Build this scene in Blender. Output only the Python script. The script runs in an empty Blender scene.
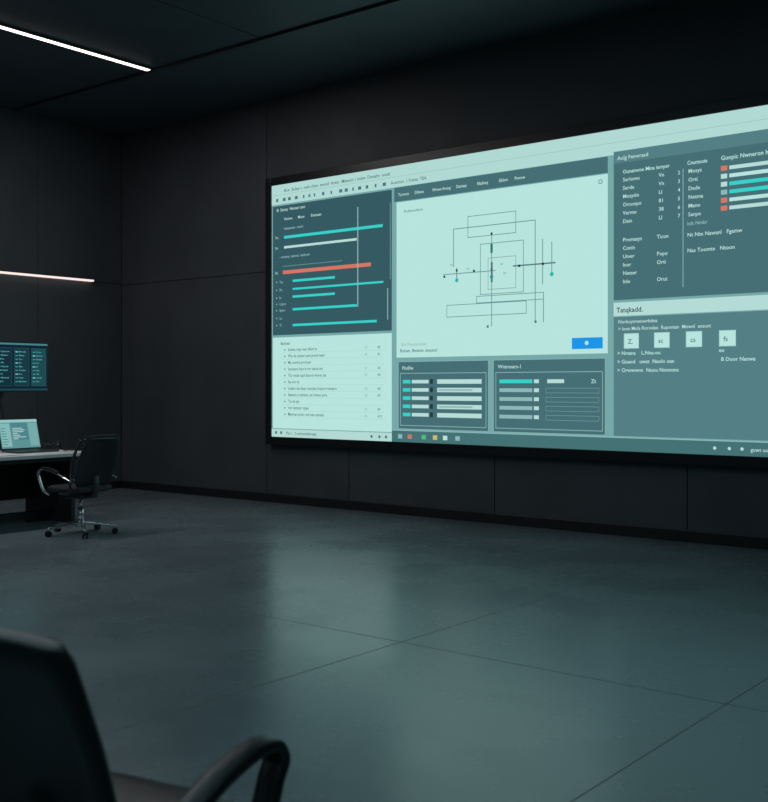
import bpy, bmesh, math, random
from mathutils import Vector, Matrix
random.seed(7)
scene = bpy.context.scene
scene.view_settings.view_transform = 'Standard'
scene.view_settings.look = 'None'

# ------------------------------------------------------------------ helpers
def lin(c):
    out = []
    for v in c:
        v = v/255.0
        out.append(v/12.92 if v <= 0.04045 else ((v+0.055)/1.055)**2.4)
    return (out[0], out[1], out[2], 1.0)

def new_mat(name):
    m = bpy.data.materials.new(name); m.use_nodes = True
    m.node_tree.nodes.clear()
    out = m.node_tree.nodes.new('ShaderNodeOutputMaterial')
    return m, m.node_tree, out

def pbr(name, col, rough=0.5, metal=0.0, noise=0.0, nscale=5.0, rvar=0.0, bump=0.0, bscale=80.0, spec=0.5):
    m, nt, out = new_mat(name)
    b = nt.nodes.new('ShaderNodeBsdfPrincipled')
    b.inputs['Base Color'].default_value = (*col, 1)
    b.inputs['Roughness'].default_value = rough
    b.inputs['Metallic'].default_value = metal
    b.inputs['Specular IOR Level'].default_value = spec
    nt.links.new(b.outputs[0], out.inputs[0])
    tc = nt.nodes.new('ShaderNodeTexCoord')
    n = nt.nodes.new('ShaderNodeTexNoise'); n.inputs['Scale'].default_value = nscale
    n.inputs['Detail'].default_value = 6; n.inputs['Roughness'].default_value = 0.6
    nt.links.new(tc.outputs['Object'], n.inputs['Vector'])
    if noise > 0:
        r = nt.nodes.new('ShaderNodeMapRange')
        r.inputs['From Min'].default_value = 0.3; r.inputs['From Max'].default_value = 0.7
        nt.links.new(n.outputs['Fac'], r.inputs['Value'])
        mx = nt.nodes.new('ShaderNodeMix'); mx.data_type = 'RGBA'
        mx.inputs[6].default_value = (*[c*(1-noise) for c in col], 1)
        mx.inputs[7].default_value = (*[c*(1+noise) for c in col], 1)
        nt.links.new(r.outputs[0], mx.inputs[0]); nt.links.new(mx.outputs[2], b.inputs['Base Color'])
    if rvar > 0:
        r2 = nt.nodes.new('ShaderNodeMapRange')
        r2.inputs['From Min'].default_value = 0.3; r2.inputs['From Max'].default_value = 0.7
        r2.inputs['To Min'].default_value = rough-rvar; r2.inputs['To Max'].default_value = rough+rvar
        nt.links.new(n.outputs['Fac'], r2.inputs['Value']); nt.links.new(r2.outputs[0], b.inputs['Roughness'])
    if bump > 0:
        n2 = nt.nodes.new('ShaderNodeTexNoise'); n2.inputs['Scale'].default_value = bscale
        n2.inputs['Detail'].default_value = 4
        nt.links.new(tc.outputs['Object'], n2.inputs['Vector'])
        bp = nt.nodes.new('ShaderNodeBump'); bp.inputs['Strength'].default_value = bump
        bp.inputs['Distance'].default_value = 0.01
        nt.links.new(n2.outputs['Fac'], bp.inputs['Height']); nt.links.new(bp.outputs[0], b.inputs['Normal'])
    return m

_em = {}
def emit(c, strength=1.0):
    k = (tuple(c), strength)
    if k not in _em:
        m, nt, out = new_mat('display_glow_%d_%d_%d' % tuple(c))
        e = nt.nodes.new('ShaderNodeEmission')
        e.inputs[0].default_value = lin(c); e.inputs[1].default_value = strength
        nt.links.new(e.outputs[0], out.inputs[0]); _em[k] = m
    return _em[k]

def empty(name, loc=(0,0,0), rz=0.0):
    o = bpy.data.objects.new(name, None); scene.collection.objects.link(o)
    o.location = loc; o.rotation_euler = (0,0,rz); o.empty_display_size = 0.2
    return o

def mesh(name, verts, faces, mat, parent=None, smooth=False, bevel=0.0, subsurf=0, bseg=2):
    me = bpy.data.meshes.new(name); me.from_pydata([tuple(v) for v in verts], [], faces); me.update()
    bm = bmesh.new(); bm.from_mesh(me); bmesh.ops.recalc_face_normals(bm, faces=bm.faces); bm.to_mesh(me); bm.free()
    o = bpy.data.objects.new(name, me); scene.collection.objects.link(o)
    me.materials.append(mat)
    if parent: o.parent = parent
    if smooth:
        for p in me.polygons: p.use_smooth = True
    if bevel > 0:
        b = o.modifiers.new('bevel','BEVEL'); b.width = bevel; b.segments = bseg; b.limit_method='ANGLE'
    if subsurf:
        s = o.modifiers.new('sub','SUBSURF'); s.levels = subsurf; s.render_levels = subsurf
    return o

def boxgeo(lo, hi, V, F):
    b = len(V); x0,y0,z0 = lo; x1,y1,z1 = hi
    V += [(x0,y0,z0),(x1,y0,z0),(x1,y1,z0),(x0,y1,z0),(x0,y0,z1),(x1,y0,z1),(x1,y1,z1),(x0,y1,z1)]
    F += [tuple(b+i for i in f) for f in [(0,3,2,1),(4,5,6,7),(0,1,5,4),(1,2,6,5),(2,3,7,6),(3,0,4,7)]]

def box(name, lo, hi, mat, parent=None, bevel=0.0):
    V, F = [], []; boxgeo(lo, hi, V, F)
    return mesh(name, V, F, mat, parent, bevel=bevel)

def boxes(name, lst, mat, parent=None, bevel=0.0):
    V, F = [], []
    for lo, hi in lst: boxgeo(lo, hi, V, F)
    return mesh(name, V, F, mat, parent, bevel=bevel)

def cyl(name, p0, p1, r0, r1, mat, parent=None, n=24, bevel=0.0, rings=None):
    p0, p1 = Vector(p0), Vector(p1); d = (p1-p0); L = d.length; d.normalize()
    a = d.orthogonal().normalized(); b = d.cross(a)
    rings = rings or [(0,r0),(1,r1)]
    V, F = [], []
    for t, r in rings:
        for i in range(n):
            an = 2*math.pi*i/n
            V.append(p0 + d*L*t + (a*math.cos(an)+b*math.sin(an))*r)
    for k in range(len(rings)-1):
        for i in range(n):
            j = (i+1) % n
            F.append((k*n+i, k*n+j, (k+1)*n+j, (k+1)*n+i))
    F.append(tuple(range(n))); F.append(tuple((len(rings)-1)*n+i for i in range(n)))
    o = mesh(name, V, F, mat, parent, smooth=False, bevel=bevel)
    for p in o.data.polygons:
        if len(p.vertices) == 4: p.use_smooth = True
    return o

def catmull(P, sub=6):
    P = [Vector(p) for p in P]; out = []
    for i in range(len(P)-1):
        p0 = P[max(i-1,0)]; p1 = P[i]; p2 = P[i+1]; p3 = P[min(i+2,len(P)-1)]
        for k in range(sub):
            t = k/sub
            out.append(0.5*((2*p1)+(p2-p0)*t+(2*p0-5*p1+4*p2-p3)*t*t+(3*p1-p0-3*p2+p3)*t**3))
    out.append(P[-1]); return out

def sweep(name, pts, w, t, mat, parent=None, side=(1,0,0), sub=6, n=14, p=2.8, wfun=None):
    C = catmull(pts, sub); side0 = Vector(side).normalized()
    V, F = [], []
    for i, c in enumerate(C):
        tan = (C[min(i+1,len(C)-1)]-C[max(i-1,0)]).normalized()
        s = (side0 - tan*side0.dot(tan)).normalized(); nn = tan.cross(s)
        f = wfun(i/(len(C)-1)) if wfun else (1,1)
        for k in range(n):
            a = 2*math.pi*k/n; ca, sa = math.cos(a), math.sin(a)
            x = math.copysign(abs(ca)**(2/p), ca)*w/2*f[0]; y = math.copysign(abs(sa)**(2/p), sa)*t/2*f[1]
            V.append(c + s*x + nn*y)
    m = len(C)
    for i in range(m-1):
        for k in range(n):
            j = (k+1) % n
            F.append((i*n+k, i*n+j, (i+1)*n+j, (i+1)*n+k))
    F.append(tuple(range(n))); F.append(tuple((m-1)*n+k for k in range(n)))
    return mesh(name, V, F, mat, parent, smooth=True)

def sheet(name, prof, th, mat, parent=None, N=14, sub=4, edge=0.45):
    P = catmull([Vector((a,b,c)) for a,b,c,_ in prof], sub)
    cups = catmull([Vector((d,0,0)) for *_,d in prof], sub)
    m = len(P); top, bot = [], []
    for i in range(m):
        a = P[max(i-1,0)]; b = P[min(i+1,m-1)]
        ty, tz = b.x-a.x, b.y-a.y; L = math.hypot(ty,tz); ny, nz = -tz/L, ty/L
        ef = min(1.0, edge + (1-edge)*min(i, m-1-i)/3.0)
        for k in range(N+1):
            v = -1 + 2*k/N
            tf = ef*(edge+(1-edge)*math.sqrt(max(0,1-abs(v)**5)))
            cp = cups[i].x*v*v
            base = Vector((P[i].z*v, P[i].x+ny*cp, P[i].y+nz*cp)); nv = Vector((0,ny,nz))*th/2*tf
            top.append(base+nv); bot.append(base-nv)
    V = top+bot; o = len(top); F = []
    W = N+1
    for i in range(m-1):
        for k in range(N):
            F.append((i*W+k, i*W+k+1, (i+1)*W+k+1, (i+1)*W+k))
            F.append((o+i*W+k, o+(i+1)*W+k, o+(i+1)*W+k+1, o+i*W+k+1))
        F.append((i*W, (i+1)*W, o+(i+1)*W, o+i*W)); F.append((i*W+N, o+i*W+N, o+(i+1)*W+N, (i+1)*W+N))
    for k in range(N):
        F.append((k, o+k, o+k+1, k+1)); e=(m-1)*W
        F.append((e+k, e+k+1, o+e+k+1, o+e+k))
    return mesh(name, V, F, mat, parent, smooth=True, subsurf=1)

# ------------------------------------------------------------------ materials
M_wall   = pbr('charcoal_wall_panel', (0.062,0.071,0.082), 0.55, noise=0.13, nscale=1.3, rvar=0.06, bump=0.08, bscale=40)
M_gap    = pbr('dark_joint', (0.022,0.023,0.026), 0.8)
M_ceil   = pbr('dark_ceiling_panel', (0.046,0.070,0.083), 0.5, noise=0.12, nscale=2)
M_base   = pbr('black_skirting', (0.014,0.014,0.015), 0.4)
M_floor  = pbr('polished_concrete', (0.150,0.194,0.212), 0.27, noise=0.16, nscale=0.9, rvar=0.05, bump=0.02, bscale=25, spec=0.8)
M_joint  = pbr('floor_joint', (0.112,0.130,0.138), 0.55)
M_black  = pbr('black_plastic', (0.012,0.013,0.015), 0.35)
M_leather= pbr('black_leather', (0.012,0.013,0.015), 0.34, bump=0.2, bscale=160)
M_fabric = pbr('black_fabric', (0.026,0.030,0.033), 0.65, bump=0.3, bscale=300)
M_chrome = pbr('polished_aluminium', (0.78,0.78,0.80), 0.26, metal=1.0)
M_grey   = pbr('dark_grey_metal', (0.08,0.085,0.09), 0.4, metal=0.6)
M_desk   = pbr('pale_desk_laminate', (0.90,0.86,0.86), 0.4, noise=0.03)
M_desk_d = pbr('dark_desk_panel', (0.03,0.03,0.033), 0.5)
M_paper  = pbr('white_paper', (0.9,0.9,0.9), 0.7)

# ------------------------------------------------------------------ room shell (metres)
XL, XR, YN, YB, H = -12.77, 5.0, 9.80, -5.0, 5.22
floor = box('floor', (XL-0.3, YB-0.3, -0.2), (XR+0.3, YN+0.3, 0.0), M_floor)
J = []
for x in (-7.38, -3.80, -1.86, 1.8):
    J.append(((x-0.003, YB, 0.0), (x+0.003, YN, 0.0006)))
for y in (4.92, 0.6, -3.0):
    J.append(((XL, y-0.003, 0.0), (XR, y+0.003, 0.0006)))
boxes('joint_lines', J, M_joint, floor)

def wall(name, lo, hi, panels):
    w = box(name, lo, hi, M_gap)
    boxes('cladding_panels', panels, M_wall, w, bevel=0.002)
    return w
g = 0.004
P = []
xs = [XL, -12.51, -9.77, -8.37, -6.28, -4.09, -2.0, 0.1, 2.2, 4.3, XR]
for a, b in zip(xs[:-1], xs[1:]):
    P.append(((a+g, YN, g), (b-g, YN+0.05, 2.98-g)))
xu = [XL, -9.77, -2.0, XR]
for a, b in zip(xu[:-1], xu[1:]):
    P.append(((a+g, YN, 2.98+g), (b-g, YN+0.05, H-g)))
wall('wall_north', (XL-0.3, YN+0.02, 0), (XR+0.3, YN+0.3, H), P)
P = []
ys = [YB, -2.4, 0.3, 3.0, 5.7, 8.4, YN]
for a, b in zip(ys[:-1], ys[1:]):
    for z0, z1 in ((0,3.0),(3.0,H)):
        P.append(((XL-0.05, a+g, z0+g), (XL, b-g, z1-g)))
wall('wall_west', (XL-0.3, YB, 0), (XL-0.02, YN, H), P)
P = [((XR, a+g, z0+g), (XR+0.05, b-g, z1-g)) for a, b in zip(ys[:-1], ys[1:]) for z0, z1 in ((0,3.0),(3.0,H))]
wall('wall_east', (XR+0.02, YB, 0), (XR+0.3, YN, H), P)
P = [((a+g, YB-0.05, z0+g), (b-g, YB, z1-g)) for a, b in zip(xs[:-1], xs[1:]) for z0, z1 in ((0,3.0),(3.0,H))]
wall('wall_south', (XL-0.3, YB-0.3, 0), (XR+0.3, YB-0.02, H), P)
box('baseboard_north', (XL, YN-0.02, 0), (XR, YN, 0.11), M_base, bevel=0.004)
box('baseboard_west', (XL, YB, 0), (XL+0.02, YN-0.02, 0.11), M_base, bevel=0.004)
box('baseboard_east', (XR-0.02, YB, 0), (XR, YN-0.02, 0.11), M_base, bevel=0.004)
box('baseboard_south', (XL+0.02, YB, 0), (XR-0.02, YB+0.02, 0.11), M_base, bevel=0.004)

ceil = box('ceiling', (XL-0.3, YB-0.3, H+0.03), (XR+0.3, YN+0.3, H+0.3), M_gap)
P = []
cx = [XL, -11.86, -9.88, -8.1, -6.3, -4.5, -2.7, -0.9, 0.9, 2.7, XR]
cy = [YB, -2.6, 1.0, 4.5, 8.04]
for a, b in zip(cx[:-1], cx[1:]):
    for c, d in zip(cy[:-1], cy[1:]):
        P.append(((a+0.012, c+0.012, H), (b-0.012, d-0.012, H+0.03)))
P.append(((XL, 8.07, H-0.02), (XR, YN, H+0.03)))
boxes('ceiling_panels', P, M_ceil, ceil, bevel=0.004)
box('trim_1', (-12.6, 8.03, H-0.03), (XR, 8.075, H+0.0), M_grey, bevel=0.004)

# ------------------------------------------------------------------ linear lamps and added fill lights
def strip_mat(name, col, s):
    m, nt, out = new_mat(name); e = nt.nodes.new('ShaderNodeEmission')
    e.inputs[0].default_value = (*col,1); e.inputs[1].default_value = s
    nt.links.new(e.outputs[0], out.inputs[0]); return m
M_strip = strip_mat('warm_led_strip', (1.0,0.86,0.82), 3.0)
M_wstrip = strip_mat('warm_wall_led', (1.0,0.80,0.76), 1.1)
M_fill = strip_mat('teal_fill_strip', (0.55,0.90,1.0), 2.0)  # glow for the added fill strips, not a known fixture
def lamp(x, y0, y1, w=0.04, mat=None, power=0, col=(1,1,1)):
    o = box('linear_ceiling_or_fill_light', (x-w, y0, H-0.03), (x+w, y1, H-0.001), M_grey)
    box('diffuser', (x-w+0.008, y0+0.01, H-0.036), (x+w-0.008, y1-0.01, H-0.028), mat or M_strip, o)
    if power:
        ld = bpy.data.lights.new('tube_or_fill','AREA'); ld.shape='RECTANGLE'; ld.size=2*w-0.02; ld.size_y=y1-y0-0.05
        ld.energy=power; ld.color=col
        l = bpy.data.objects.new('tube_or_fill', ld); scene.collection.objects.link(l)
        l.location=(x,(y0+y1)/2,H-0.04); l.parent=o
lamp(-9.88, 1.2, 7.98, power=95, col=(1.0,0.95,0.96))
lamp(-6.3, -3.5, 4.2, 0.09, M_fill, power=55, col=(0.52,0.90,1.0))  # added out of view: teal fill to lift walls and floor
lamp(-2.7, -3.5, 4.2, 0.09, M_fill, power=20, col=(0.48,0.90,1.0))  # second added fill strip, kept weak over the foreground
lamp(0.9, -3.5, 4.2, 0.09, M_fill, power=34, col=(0.48,0.90,1.0))  # third added teal fill strip, also unseen by the camera
wl = box('linear_wall_light', (XL, 4.6, 3.0), (XL+0.06, 9.28, 3.03), M_grey)
box('diffuser', (XL+0.005, 4.61, 2.994), (XL+0.062, 9.27, 3.018), M_wstrip, wl)

# ------------------------------------------------------------------ display content builder
class Display:
    def __init__(s, O, r, u, n, k=1.0, strength=1.0):
        s.O, s.r, s.u, s.n = map(Vector, (O, r, u, n)); s.k = k; s.st = strength
        s.V, s.F, s.MI, s.mats = [], [], [], []
    def mi(s, c):
        m = emit(c, s.st)
        if m not in s.mats: s.mats.append(m)
        return s.mats.index(m)
    def P(s, a, b, L): return s.O + s.r*a*s.k + s.u*b*s.k + s.n*(0.0012*L)
    def rect(s, a0, b0, a1, b1, c, L=1):
        i = len(s.V); s.V += [s.P(a0,b0,L), s.P(a1,b0,L), s.P(a1,b1,L), s.P(a0,b1,L)]
        s.F.append((i,i+1,i+2,i+3)); s.MI.append(s.mi(c))
    def frame(s, a0, b0, a1, b1, w, c, L=2):
        s.rect(a0,b0,a1,b0+w,c,L); s.rect(a0,b1-w,a1,b1,c,L)
        s.rect(a0,b0+w,a0+w,b1-w,c,L); s.rect(a1-w,b0+w,a1,b1-w,c,L)
    def disc(s, a, b, r, c, L=3, n=12):
        i = len(s.V)
        s.V += [s.P(a+r*math.cos(2*math.pi*k/n), b+r*math.sin(2*math.pi*k/n), L) for k in range(n)]
        s.F.append(tuple(range(i,i+n))); s.MI.append(s.mi(c))
    def text(s, body, a, b, size, c, L=3, sx=1.0):
        cu = bpy.data.curves.new('t','FONT'); cu.body = body; cu.size = size*0.95; cu.resolution_u = 2
        cu.offset = size*0.012
        ob = bpy.data.objects.new('t', cu); scene.collection.objects.link(ob)
        dg = bpy.context.evaluated_depsgraph_get()
        me = bpy.data.meshes.new_from_object(ob.evaluated_get(dg)); i = len(s.V); mi = s.mi(c)
        for v in me.vertices: s.V.append(s.P(a+v.co.x*sx, b+v.co.y, L))
        for p in me.polygons:
            s.F.append(tuple(i+k for k in p.vertices)); s.MI.append(mi)
        bpy.data.objects.remove(ob); bpy.data.curves.remove(cu); bpy.data.meshes.remove(me)
    def build(s, name, parent):
        me = bpy.data.meshes.new(name); me.from_pydata([tuple(v) for v in s.V], [], s.F)
        for m in s.mats: me.materials.append(m)
        for p, i in zip(me.polygons, s.MI): p.material_index = i
        me.update(); o = bpy.data.objects.new(name, me); scene.collection.objects.link(o); o.parent = parent
        return o
SY = ['no','ra','ti','men','sta','lo','ver','con','da','ro','ut','sys','net','al','pro','in','mo','de','tra','po','or','win','ser','ma']
def word(a=2, b=4, cap=True):
    w = ''.join(random.choice(SY) for _ in range(random.randint(a,b)))
    return w.capitalize() if cap else w
def words(n, a=1, b=3): return ' '.join(word(a,b,i==0) for i in range(n))

# ------------------------------------------------------------------ video wall
YS = 9.72
vw = empty('video_wall_display', (0,0,0))
SW, SH = 7.1, 3.22
k = 0.995; X0 = -9.597; Z0 = 1.5 + (0.85-1.5)*k
bw = 0.10
xa, xb, za, zb = X0, X0+SW*k, Z0, Z0+SH*k
boxes('bezel', [((xa-bw, YS-0.02, za-bw), (xa, YN-0.002, zb+bw)), ((xb, YS-0.02, za-bw), (xb+bw, YN-0.002, zb+bw)),
      ((xa, YS-0.02, za-bw), (xb, YN-0.002, za)), ((xa, YS-0.02, zb), (xb, YN-0.002, zb+bw))], M_black, vw, bevel=0.004)
box('back_housing', (xa, YS+0.004, za), (xb, YN-0.002, zb), M_black, vw)
D = Display((X0, YS, Z0), (1,0,0), (0,0,1), (0,-1,0), k)
WHT=(184,228,222); WH2=(172,214,210); DK=(54,90,98); DK2=(70,111,117); MID=(84,127,133); GAP=(118,168,168)
CY=(54,210,202); RD=(216,118,100); TX=(80,118,124); TW=(184,220,216); LN=(108,150,151); BLK=(38,56,63); TG=(142,184,184)
D.rect(0,0,SW,SH,GAP,0)
D.rect(0,2.97,SW,SH,(176,217,211),1)
D.rect(0,3.09,SW,3.095,(150,188,186),2)
D.text('Bow  Boltay s  maln-chate  awond  Inrett - Mtanunt 1 imtim  Dumalrs  oonal', 0.22,3.12,0.060,TX,2,sx=0.97)
x=0.08
for i in range(16):
    w=random.choice((0.025,0.04,0.05)); D.rect(x,3.005,x+w,3.045,random.choice((TX,LN,TX)),3); x+=random.choice((0.09,0.12,0.14))
D.text('A-ostron  1 Foinsa  TEA', 1.95,3.01,0.055,TX,2)
# left dark chart panel
D.rect(0.02,1.30,1.965,2.95,DK,1)
D.text('Ei  Samay  Nwnatt tont',0.09,2.88,0.055,TW); D.text('Vurons       Mone        Enemaas',0.22,2.76,0.052,TW)
D.text('maaaanwa  oonrt',0.22,2.64,0.05,TG)
D.rect(0.22,2.525,1.83,2.56,CY,3); D.rect(0.22,2.40,1.43,2.43,TW,3)
D.text('- oosonq  sanvrat  tontrow',0.14,2.28,0.05,TG)
D.rect(0.2,2.17,1.2,2.178,LN,3)
D.rect(0.2,2.075,1.65,2.12,RD,3)
D.rect(0.37,1.965,1.08,1.995,CY,3); D.rect(0.37,1.865,1.84,1.89,CY,3); D.rect(0.37,1.765,1.08,1.795,CY,3)
D.rect(0.37,1.605,1.43,1.635,CY,3); D.rect(0.37,1.405,1.74,1.435,CY,3)
for h in (2.53,2.40,2.08,1.96,1.86,1.76,1.68,1.60,1.50,1.41):
    D.text(word(1,2),0.06 if h>2 else 0.14,h,0.048,TG); D.disc(0.09,h+0.015,0.010,TG)
D.rect(1.44,1.60,1.455,2.80,TG,4); D.rect(1.90,1.43,1.912,1.80,TG,4); D.rect(1.94,1.9,1.95,2.8,LN,4)
# left white list
D.rect(0.02,0.11,1.965,1.27,WHT,1)
D.text('Badoats',0.16,1.175,0.055,TX)
for i in range(11):
    h=1.095-i*0.082
    D.disc(0.235,h+0.015,0.011,TX); D.text(words(random.randint(3,6)),0.29,h,0.056,TX,sx=0.88)
    if i%3!=2: D.text('11',1.55,h,0.05,LN); D.text('4'+str(i),1.75,h,0.05,LN)
    D.rect(0.22,h-0.022,1.85,h-0.019,(168,206,200),2)
D.rect(0,0,1.965,0.10,(178,217,211),1)
for a in (0.08,0.17): D.disc(a,0.055,0.02,TX)
D.text('Pos ::  :l oortwmdarneat',0.26,0.035,0.055,TX)
for a in (1.66,1.78,1.88): D.disc(a,0.05,0.018,TX)
# centre column
D.rect(2.0,2.80,4.735,2.965,DK2,1)
for a,t in zip((2.06,2.30,2.55,2.88,3.16,3.44,3.64),('Turnoon','Dhbwe','Wmwt-Arong','Damaay','Rfadnaq','Gklwn','Pvwow')):
    D.text(t,a,2.86,0.052,TW,sx=0.9)
D.rect(2.035,0.98,4.735,2.79,WHT,1)
D.text('Andtamadasnn',2.14,2.66,0.05,LN)
D.disc(4.655,2.72,0.025,LN); D.disc(4.655,2.72,0.015,WHT,4)
w=0.008
D.frame(3.035,2.29,3.66,2.53,w,LN,3); D.rect(3.035,2.40,3.90,2.41,LN,3); D.rect(2.84,2.40,3.035,2.41,LN,3)
D.rect(2.84,1.98,2.85,2.41,LN,3); D.rect(3.89,1.32,3.90,2.41,LN,3)
D.frame(3.20,1.65,3.755,2.21,w,LN,3); D.frame(3.30,1.70,3.66,2.05,w,(140,172,170),3)
D.rect(3.345,1.30,3.355,2.30,LN,3); D.rect(2.70,1.90,3.40,1.91,LN,3); D.rect(3.62,1.93,4.14,1.945,TX,3)
D.rect(4.09,1.80,4.10,2.16,LN,3); D.rect(3.98,1.72,3.99,2.20,LN,3)
D.frame(2.75,1.42,3.79,1.56,w,LN,3); D.frame(3.15,1.56,4.0,1.64,0.008,LN,3)
D.rect(3.99,1.32,4.0,1.64,LN,3)
for a,b in ((2.89,1.83),(4.095,1.82),(3.35,1.84)): D.disc(a,b,0.024,(40,185,178),4)
for a,b in ((2.72,1.88),(2.89,1.94),(3.12,1.92),(3.35,1.92),(3.35,2.16),(3.7,1.935),(3.99,1.935),(3.3,1.3),(3.9,1.33),(3.35,2.31)):
    D.rect(a-0.013,b-0.013,a+0.013,b+0.013,BLK if b>1.5 else TX,4)
D.rect(3.34,1.78,3.365,2.0,TX,4); D.rect(2.885,1.83,2.895,1.97,TX,4)
D.rect(3.335,2.10,3.365,2.20,(40,120,120),4)
for a,b in ((3.02,1.94),(3.46,1.96),(3.5,1.86),(2.8,2.0)): D.text('ao',a,b,0.04,LN,3)
D.text('Bn-Oneosa loots',2.11,1.115,0.055,(150,185,180)); D.text('Rntwn. Bwwon moonol',2.09,1.04,0.058,TX)
D.rect(4.33,1.03,4.68,1.145,(28,150,232),3); D.disc(4.50,1.09,0.022,WHT,4)
# two lower tables
for a0,a1,t in ((2.06,3.31,'Findilw'),(3.37,4.71,'Wntmoars-1')):
    D.rect(a0,0.15,a1,0.935,DK2,1); D.frame(a0+0.03,0.19,a1-0.03,0.80,0.007,TG,2); D.text(t,a0+0.06,0.84,0.06,TW)
    D.frame(a0,0.15,a1,0.935,0.006,TG,2)
for i in range(5):
    h=0.68-i*0.095
    D.rect(2.13,h,2.24,h+0.04,CY,3); D.rect(2.26,h,2.50,h+0.04,TW,3); D.rect(2.52,h-0.005,2.56,h+0.05,BLK,3)
    D.rect(2.62,h-0.005,3.22,h+0.045,TW,3)
    if i in (1,3): D.rect(2.64,h+0.01,3.1,h+0.03,TG,4)
    D.rect(3.45,h,3.86,h+0.04,CY if i==0 else TG,3); D.rect(3.88,h,3.94,h+0.04,TW,3)
    if i==0: D.rect(4.04,h,4.24,h+0.04,TW,3); D.text('Zt',4.55,h,0.06,TW)
    else: D.frame(4.02,h-0.01,4.64,h+0.045,0.006,LN,3)
# taskbar
D.rect(1.965,0,SW,0.13,(68,114,117),1)
D.rect(1.965,0.13,SW,0.14,TG,2)
for a,c in ((2.06,TG),(2.20,(200,120,110)),(2.40,(80,190,120)),(2.56,(205,190,110)),(2.70,WHT),(2.87,TG)):
    D.rect(a,0.04,a+0.06,0.09,c,3)
for a in (5.84,5.98,6.10): D.disc(a,0.065,0.016,TW)
D.text('guwt uoa  12 : 40',6.18,0.045,0.052,TW)
# right-top table
D.rect(4.80,1.51,SW,3.00,DK2,1)
D.rect(4.80,2.88,SW,3.00,MID,2); D.text('Aolg Fenwrasd',4.84,2.91,0.058,TW)
D.text('Ounatvone Mina iemyer',4.90,2.77,0.056,WHT,sx=0.94); D.text('Countouta',5.57,2.77,0.056,WHT,sx=0.85)
for i in range(6):
    h=2.69-i*0.083
    D.text(word(2,3),4.90,h,0.056,TW); D.text(random.choice(('Vn','81','Ll','38','Wt')),5.28,h,0.055,TW)
    D.text(str(i+2),5.475,h,0.052,TW); D.text(word(2,2),5.58,h,0.056,TW)
for i in range(6):
    h=2.09-i*0.083
    D.text(words(1,2,3),4.90,h,0.056,TW)
    if i not in (1,4): D.text(word(2,2),5.26,h,0.056,TW)
D.rect(5.525,1.60,5.532,2.74,TG,3)
D.text('Nt Ntn Nawanl   Fgamw',5.57,2.08,0.056,TW); D.text('Nas Toomte   Ntoon',5.57,1.93,0.056,TW)
D.text('Gonpic Nwneron hnaowat',5.90,2.77,0.062,WHT,sx=0.95)
for i,(c0,c1,l) in enumerate(((RD,TW,0.8),(TW,WHT,0.95),(TW,CY,1.05),(TG,CY,0.9),(RD,WHT,1.0),(RD,TW,0.7))):
    h=2.67-i*0.075
    D.rect(5.90,h,5.96,h+0.045,c0,3); D.rect(5.98,h+0.005,5.98+l,h+0.04,c1,3)
D.text('lolt Nmbr',5.57,2.19,0.052,TG)
# right-bottom panel
D.rect(4.80,0.15,SW,1.34,MID,1); D.rect(4.80,1.35,SW,1.485,(180,219,214),2)
D.text('Tatqkadd.',4.83,1.385,0.075,BLK); D.text('Norbuytrnanwrbdoa',4.85,1.275,0.052,TW)
D.text('> Ioon Mola Roroslea  Rupontan  Mownl  ansuot',4.85,1.205,0.052,TW,sx=0.97)
for a,t in ((4.92,'Z.'),(5.24,'sc'),(5.565,'cs'),(5.89,'fs')):
    D.rect(a,1.03,a+0.145,1.165,WHT,3); D.frame(a-0.008,1.022,a+0.153,1.173,0.008,WH2,4); D.text(t,a+0.035,1.07,0.07,TX,5)
D.text('> Nmans    L.Nna-ou',4.84,0.96,0.056,WHT); D.text('> Goaod   uwat  Naolo oan',4.84,0.875,0.056,WHT); D.text('> Orwwwnn  Nuou Nonnnns',4.84,0.79,0.056,WHT)
D.text('eo',5.88,0.97,0.055,WHT); D.text('B Door Nanwa',5.90,0.885,0.055,WHT)
D.build('screen_content', vw)

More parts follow.
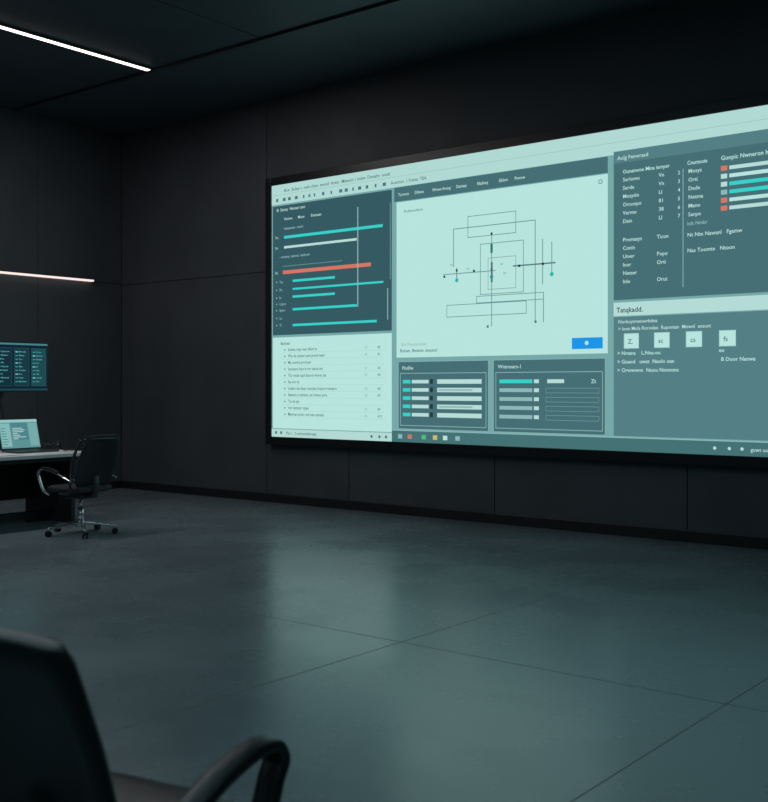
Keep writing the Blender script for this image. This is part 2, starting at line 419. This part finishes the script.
# ------------------------------------------------------------------ office chair
def office_chair(name, loc, rz, chrome_arms, back_mat, seat_mat, top=0.98, chrome_base=True, slim=False, ax=0.302, tophw=0.20, br=0.31, dz=0.0, hwk=1.0):
    c = empty(name, loc, rz)
    th = 0.035 if slim else 0.075
    am = M_chrome if chrome_arms else M_leather
    sheet('seat', [(-0.22,0.475,0.20,0.0),(-0.18,0.465,0.235,0.012),(0.0,0.455,0.25,0.015),(0.15,0.465,0.25,0.012),(0.23,0.46,0.235,0.005),(0.27,0.435,0.20,0.0)], 0.07, seat_mat, c)
    sheet('backrest', [(-0.145,0.50,0.19,0.02),(-0.15,0.54,0.225*hwk,0.03),(-0.165,0.62,0.245*hwk,0.04),(-0.20,0.74,0.25*hwk,0.045),(-0.245,0.85,0.245*hwk,0.04),(-0.285,0.94,(tophw+0.02)*hwk,0.03),(-0.305,top-0.005,tophw*hwk,0.02)], th, back_mat, c)
    if slim:
        for sg,nm in ((-1,'back_rail_1'),(1,'back_rail_2')):
            sweep(nm, [(sg*0.235,0.05,0.43),(sg*0.24,-0.10,0.44),(sg*0.242,-0.13,0.56),(sg*0.25,-0.165,0.74),(sg*0.245,-0.215,0.86),(sg*0.225,-0.262,0.97)], 0.022,0.028,M_grey,c)
        sweep('back_crossbar', [(-0.22,-0.30,0.97),(0,-0.335,0.975),(0.22,-0.30,0.97)], 0.02,0.03,M_grey,c,side=(0,0,1))
    for sg,nm in ((-1,'armrest_1'),(1,'armrest_2')):
        sweep(nm, [(sg*(ax-0.017),-0.19,0.56+dz),(sg*ax,-0.10,0.60+dz),(sg*ax,0.04,0.645+dz),(sg*ax,0.17,0.665+dz),(sg*ax,0.25,0.655+dz),(sg*ax,0.28,0.615+dz),(sg*(ax-0.004),0.262,0.55),(sg*(ax-0.012),0.22,0.46),(sg*0.25,0.17,0.41)],
              0.036 if slim else 0.072, 0.02 if slim else 0.040, am, c)
        if slim:
            sweep('arm_pad_%d'%(1 if sg<0 else 2), [(sg*ax,-0.02,0.645),(sg*ax,0.08,0.672),(sg*ax,0.2,0.68)],0.05,0.022,M_black,c)
        sweep('arm_link_%d'%(1 if sg<0 else 2), [(sg*(ax-0.012),-0.18,0.565+dz),(sg*0.26,-0.19,0.565+dz),(sg*0.22,-0.175,0.57+dz)],0.04,0.025,M_grey,c,side=(0,0,1))
    box('tilt_mechanism', (-0.11,-0.13,0.365),(0.11,0.12,0.425), M_grey, c, bevel=0.015)
    sweep('back_spine', [(0,-0.08,0.395),(0,-0.19,0.40),(0,-0.235,0.47),(0,-0.225,0.60)],0.07,0.022,M_grey,c)
    cyl('gas_lift_sleeve',(0,0,0.13),(0,0,0.27),0.03,0.028,M_chrome if chrome_base else M_black,c)
    cyl('gas_lift_piston',(0,0,0.26),(0,0,0.37),0.015,0.015,M_chrome,c)
    sweep('height_lever', [(0.10,0.02,0.385),(0.18,0.03,0.38),(0.24,0.03,0.37)],0.014,0.014,M_black,c,side=(0,0,1))
    bm = M_chrome if chrome_base else M_black
    cyl('base_hub',(0,0,0.075),(0,0,0.15),0.05,0.035,bm,c)
    for i in range(5):
        a = 2*math.pi*i/5+0.35; d = Vector((math.cos(a),math.sin(a),0)); s = Vector((-d.y,d.x,0))
        sweep('base_leg_%d'%(i+1), [d*0.02+Vector((0,0,0.12)), d*0.15+Vector((0,0,0.108)), d*br+Vector((0,0,0.078))], 0.05,0.034,bm,c,side=s,
              wfun=lambda t:(1-0.45*t,1-0.35*t))
        q = d*(br-0.01)
        cyl('caster_stem_%d'%(i+1), q+Vector((0,0,0.045)), q+Vector((0,0,0.075)),0.009,0.009,M_chrome,c,n=12)
        for e,sgn in ((1,-1),(2,1)):
            cyl('caster_wheel_%d_%d'%(i+1,e), q+s*sgn*0.008+Vector((0,0,0.0275)), q+s*sgn*0.026+Vector((0,0,0.0275)),0.0275,0.0275,M_black,c,n=20,bevel=0.004)
        sweep('caster_hood_%d'%(i+1), [q-d*0.031+Vector((0,0,0.03)), q-d*0.018+Vector((0,0,0.054)), q+d*0.006+Vector((0,0,0.06)), q+d*0.028+Vector((0,0,0.045))],0.05,0.006,M_black,c,side=s)
    return c

office_chair('office_chair', (-9.10,6.48,0), math.radians(95), True, M_fabric, M_fabric, top=1.02, slim=True, br=0.35)
office_chair('office_armchair', (-2.075,1.52,0), math.radians(12), False, M_leather, M_leather, top=0.995, chrome_base=False, ax=0.32, tophw=0.215, dz=-0.022, hwk=0.95)

# ------------------------------------------------------------------ desk
dk = empty('office_desk', (0,0,0))
DX0, DX1, DY0, DY1 = -10.95, -9.74, 4.0, 7.10
box('desktop', (DX0,DY0,0.74),(DX1,DY1,0.78), M_desk, dk, bevel=0.006)
box('leg_panel_1', (DX0+0.15,DY1-0.16,0.0),(DX1-0.18,DY1-0.11,0.74), M_desk_d, dk, bevel=0.004)
box('leg_panel_2', (DX0+0.15,DY0+0.10,0.0),(DX1-0.18,DY0+0.15,0.74), M_desk_d, dk, bevel=0.004)
box('modesty_panel', (DX0+0.2,DY0+0.15,0.22),(DX0+0.23,DY1-0.16,0.74), M_desk_d, dk, bevel=0.003)
box('foot_beam', (DX0+0.5,DY0+0.15,0.03),(DX0+0.62,DY1-0.16,0.11), M_desk_d, dk, bevel=0.004)
boxes('apron_rail', [((DX1-0.16,DY0+0.1,0.69),(DX1-0.13,DY1-0.12,0.74))], M_desk_d, dk)
ped = [((DX0+0.35,4.5,0.0),(DX1-0.15,5.0,0.70))]
boxes('drawer_pedestal', ped, M_desk_d, dk, bevel=0.004)
boxes('drawer_fronts', [((DX1-0.15,4.51,0.04+i*0.22),(DX1-0.13,4.99,0.24+i*0.22)) for i in range(3)], M_grey, dk, bevel=0.004)

# ------------------------------------------------------------------ desktop monitor on tall pole
mo = empty('desktop_monitor', (0,0,0))
mx, my, mz0, mz1, mw = -10.72, 6.65, 1.43, 2.0, 1.08
box('monitor_case', (mx-0.035,my-mw/2,mz0),(mx,my+mw/2,mz1), M_black, mo, bevel=0.006)
box('rear_housing', (mx-0.07,my-0.22,1.56),(mx-0.035,my+0.22,1.86), M_black, mo, bevel=0.015)
cyl('stand_pole', (mx-0.10,my,0.79),(mx-0.10,my,1.75),0.024,0.024,M_grey,mo)
box('pole_mount', (mx-0.13,my-0.05,1.66),(mx-0.065,my+0.05,1.76), M_grey, mo, bevel=0.006)
box('stand_foot', (mx-0.22,my-0.15,0.78),(mx+0.05,my+0.15,0.795), M_grey, mo, bevel=0.005)
Dm = Display((mx+0.001, my-mw/2+0.015, mz0+0.02), (0,1,0),(0,0,1),(1,0,0))
W, Hh = mw-0.03, mz1-mz0-0.035
Dm.rect(0,0,W,Hh,(18,38,50),0)
Dm.rect(0,Hh-0.02,W,Hh,(70,130,138),1); Dm.rect(0,0,W,0.02,(30,70,84),1)
Dm.rect(0.02,0.05,0.36,0.47,(22,48,60),1)
for i in range(8): Dm.text(words(2),0.04,0.42-i*0.048,0.034,(120,180,190),2)
for cxx,cb in ((0.40,(22,48,58)),(0.62,(26,58,66)),(0.84,(30,74,80))):
    Dm.rect(cxx,0.05,cxx+0.19,0.48,cb,1)
    Dm.frame(cxx,0.05,cxx+0.19,0.48,0.003,(44,100,108),2)
    for i in range(9):
        Dm.rect(cxx+0.015,0.43-i*0.042,cxx+0.05,0.442-i*0.042,(60,140,146) if (i+int(cxx*10))%3 else (120,195,200),2)
        Dm.text(word(1,3),cxx+0.06,0.43-i*0.042,0.026,(84,180,184),2)
Dm.build('monitor_screen', mo)

# ------------------------------------------------------------------ laptop
lp = empty('laptop', (-10.40,6.64,0.78), 0)
lw = 0.25
box('keyboard_base', (0.0,-lw,0.0),(0.33,lw,0.022), M_grey, lp, bevel=0.006)
boxes('keys', [((0.05+r*0.028,-0.21+q*0.030,0.022),(0.073+r*0.028,-0.186+q*0.030,0.026)) for r in range(5) for q in range(14)], M_black, lp)
box('trackpad', (0.21,-0.06,0.0215),(0.30,0.06,0.0232), M_black, lp)
ang = math.radians(16)
up = Vector((-math.sin(ang),0,math.cos(ang))); nr = Vector((math.cos(ang),0,math.sin(ang)))
lo = Vector((0.0,0,0.024)); V=[];F=[]
for d in (0,-0.012):
    for a,b in ((-lw,0),(lw,0),(lw,0.35),(-lw,0.35)):
        V.append(lo+nr*d+Vector((0,a,0))+up*b)
F=[(0,1,2,3),(7,6,5,4),(0,4,5,1),(1,5,6,2),(2,6,7,3),(3,7,4,0)]
mesh('lid', V, F, M_black, lp, bevel=0.003)
Dl = Display(lo+Vector((0,-lw+0.012,0))+up*0.015+nr*0.001, (0,1,0), up, nr)
W,Hh=2*lw-0.024,0.322
Dl.rect(0,0,W,Hh,(92,146,148),0); Dl.rect(0,Hh-0.03,W,Hh,(150,198,195),1)
Dl.rect(0.01,0.02,0.13,Hh-0.04,(130,184,182),1); Dl.rect(0.145,0.09,W-0.13,Hh-0.04,(78,132,138),1); Dl.rect(W-0.12,0.02,W-0.01,Hh-0.04,(118,170,169),1)
for i in range(7):
    Dl.rect(0.02,0.04+i*0.03,0.06+0.05*random.random(),0.047+i*0.03,(70,110,112),2)
    Dl.rect(0.155,0.1+i*0.02,0.2+0.12*random.random(),0.107+i*0.02,(190,225,218),2)
Dl.build('laptop_screen', lp)

# ------------------------------------------------------------------ headphones, mouse, papers
hp = empty('headphones', (-10.34,7.0,0.78), 0.6)
for i,sx in enumerate((-1,1)):
    cyl('ear_cup_%d'%(i+1), (sx*0.045,0,0.045),(sx*0.08,0,0.045),0.045,0.040,M_black,hp,n=20,bevel=0.008)
    cyl('ear_pad_%d'%(i+1), (sx*0.03,0,0.045),(sx*0.045,0,0.045),0.040,0.042,M_leather,hp,n=20,bevel=0.005)
sweep('headband', [(-0.07,0,0.07),(-0.078,-0.04,0.10),(-0.05,-0.10,0.07),(0,-0.12,0.05),(0.05,-0.10,0.07),(0.078,-0.04,0.10),(0.07,0,0.07)],0.028,0.012,M_black,hp,side=(0,0,1))
ms = empty('computer_mouse', (-10.0,6.96,0.78))
sheet('mouse_body', [(-0.055,0.010,0.018,0),(-0.045,0.020,0.028,-0.004),(0,0.026,0.031,-0.006),(0.04,0.018,0.027,-0.004),(0.055,0.010,0.016,0)], 0.020, M_black, ms)
pp = empty('paper_stack', (-9.93,6.15,0.78), 0.12)
boxes('sheets', [((-0.11,-0.16,0.0),(0.10,0.14,0.004)),((-0.10,-0.14,0.004),(0.11,0.15,0.007))], M_paper, pp)

# ------------------------------------------------------------------ world + camera
w = bpy.data.worlds.new('world'); scene.world = w; w.use_nodes = True
w.node_tree.nodes['Background'].inputs[0].default_value = (0.02,0.025,0.03,1)
w.node_tree.nodes['Background'].inputs[1].default_value = 0.3
cd = bpy.data.cameras.new('camera'); cam = bpy.data.objects.new('camera', cd); scene.collection.objects.link(cam)
cam.location = (0,0,1.5); cam.rotation_euler = (math.radians(90),0,math.radians(38.6))
cd.sensor_fit = 'HORIZONTAL'; cd.sensor_width = 36; cd.lens = 1061*36/768
cd.shift_y = -15/768
cd.dof.use_dof = True; cd.dof.focus_distance = 11.0; cd.dof.aperture_fstop = 4.0
scene.camera = cam
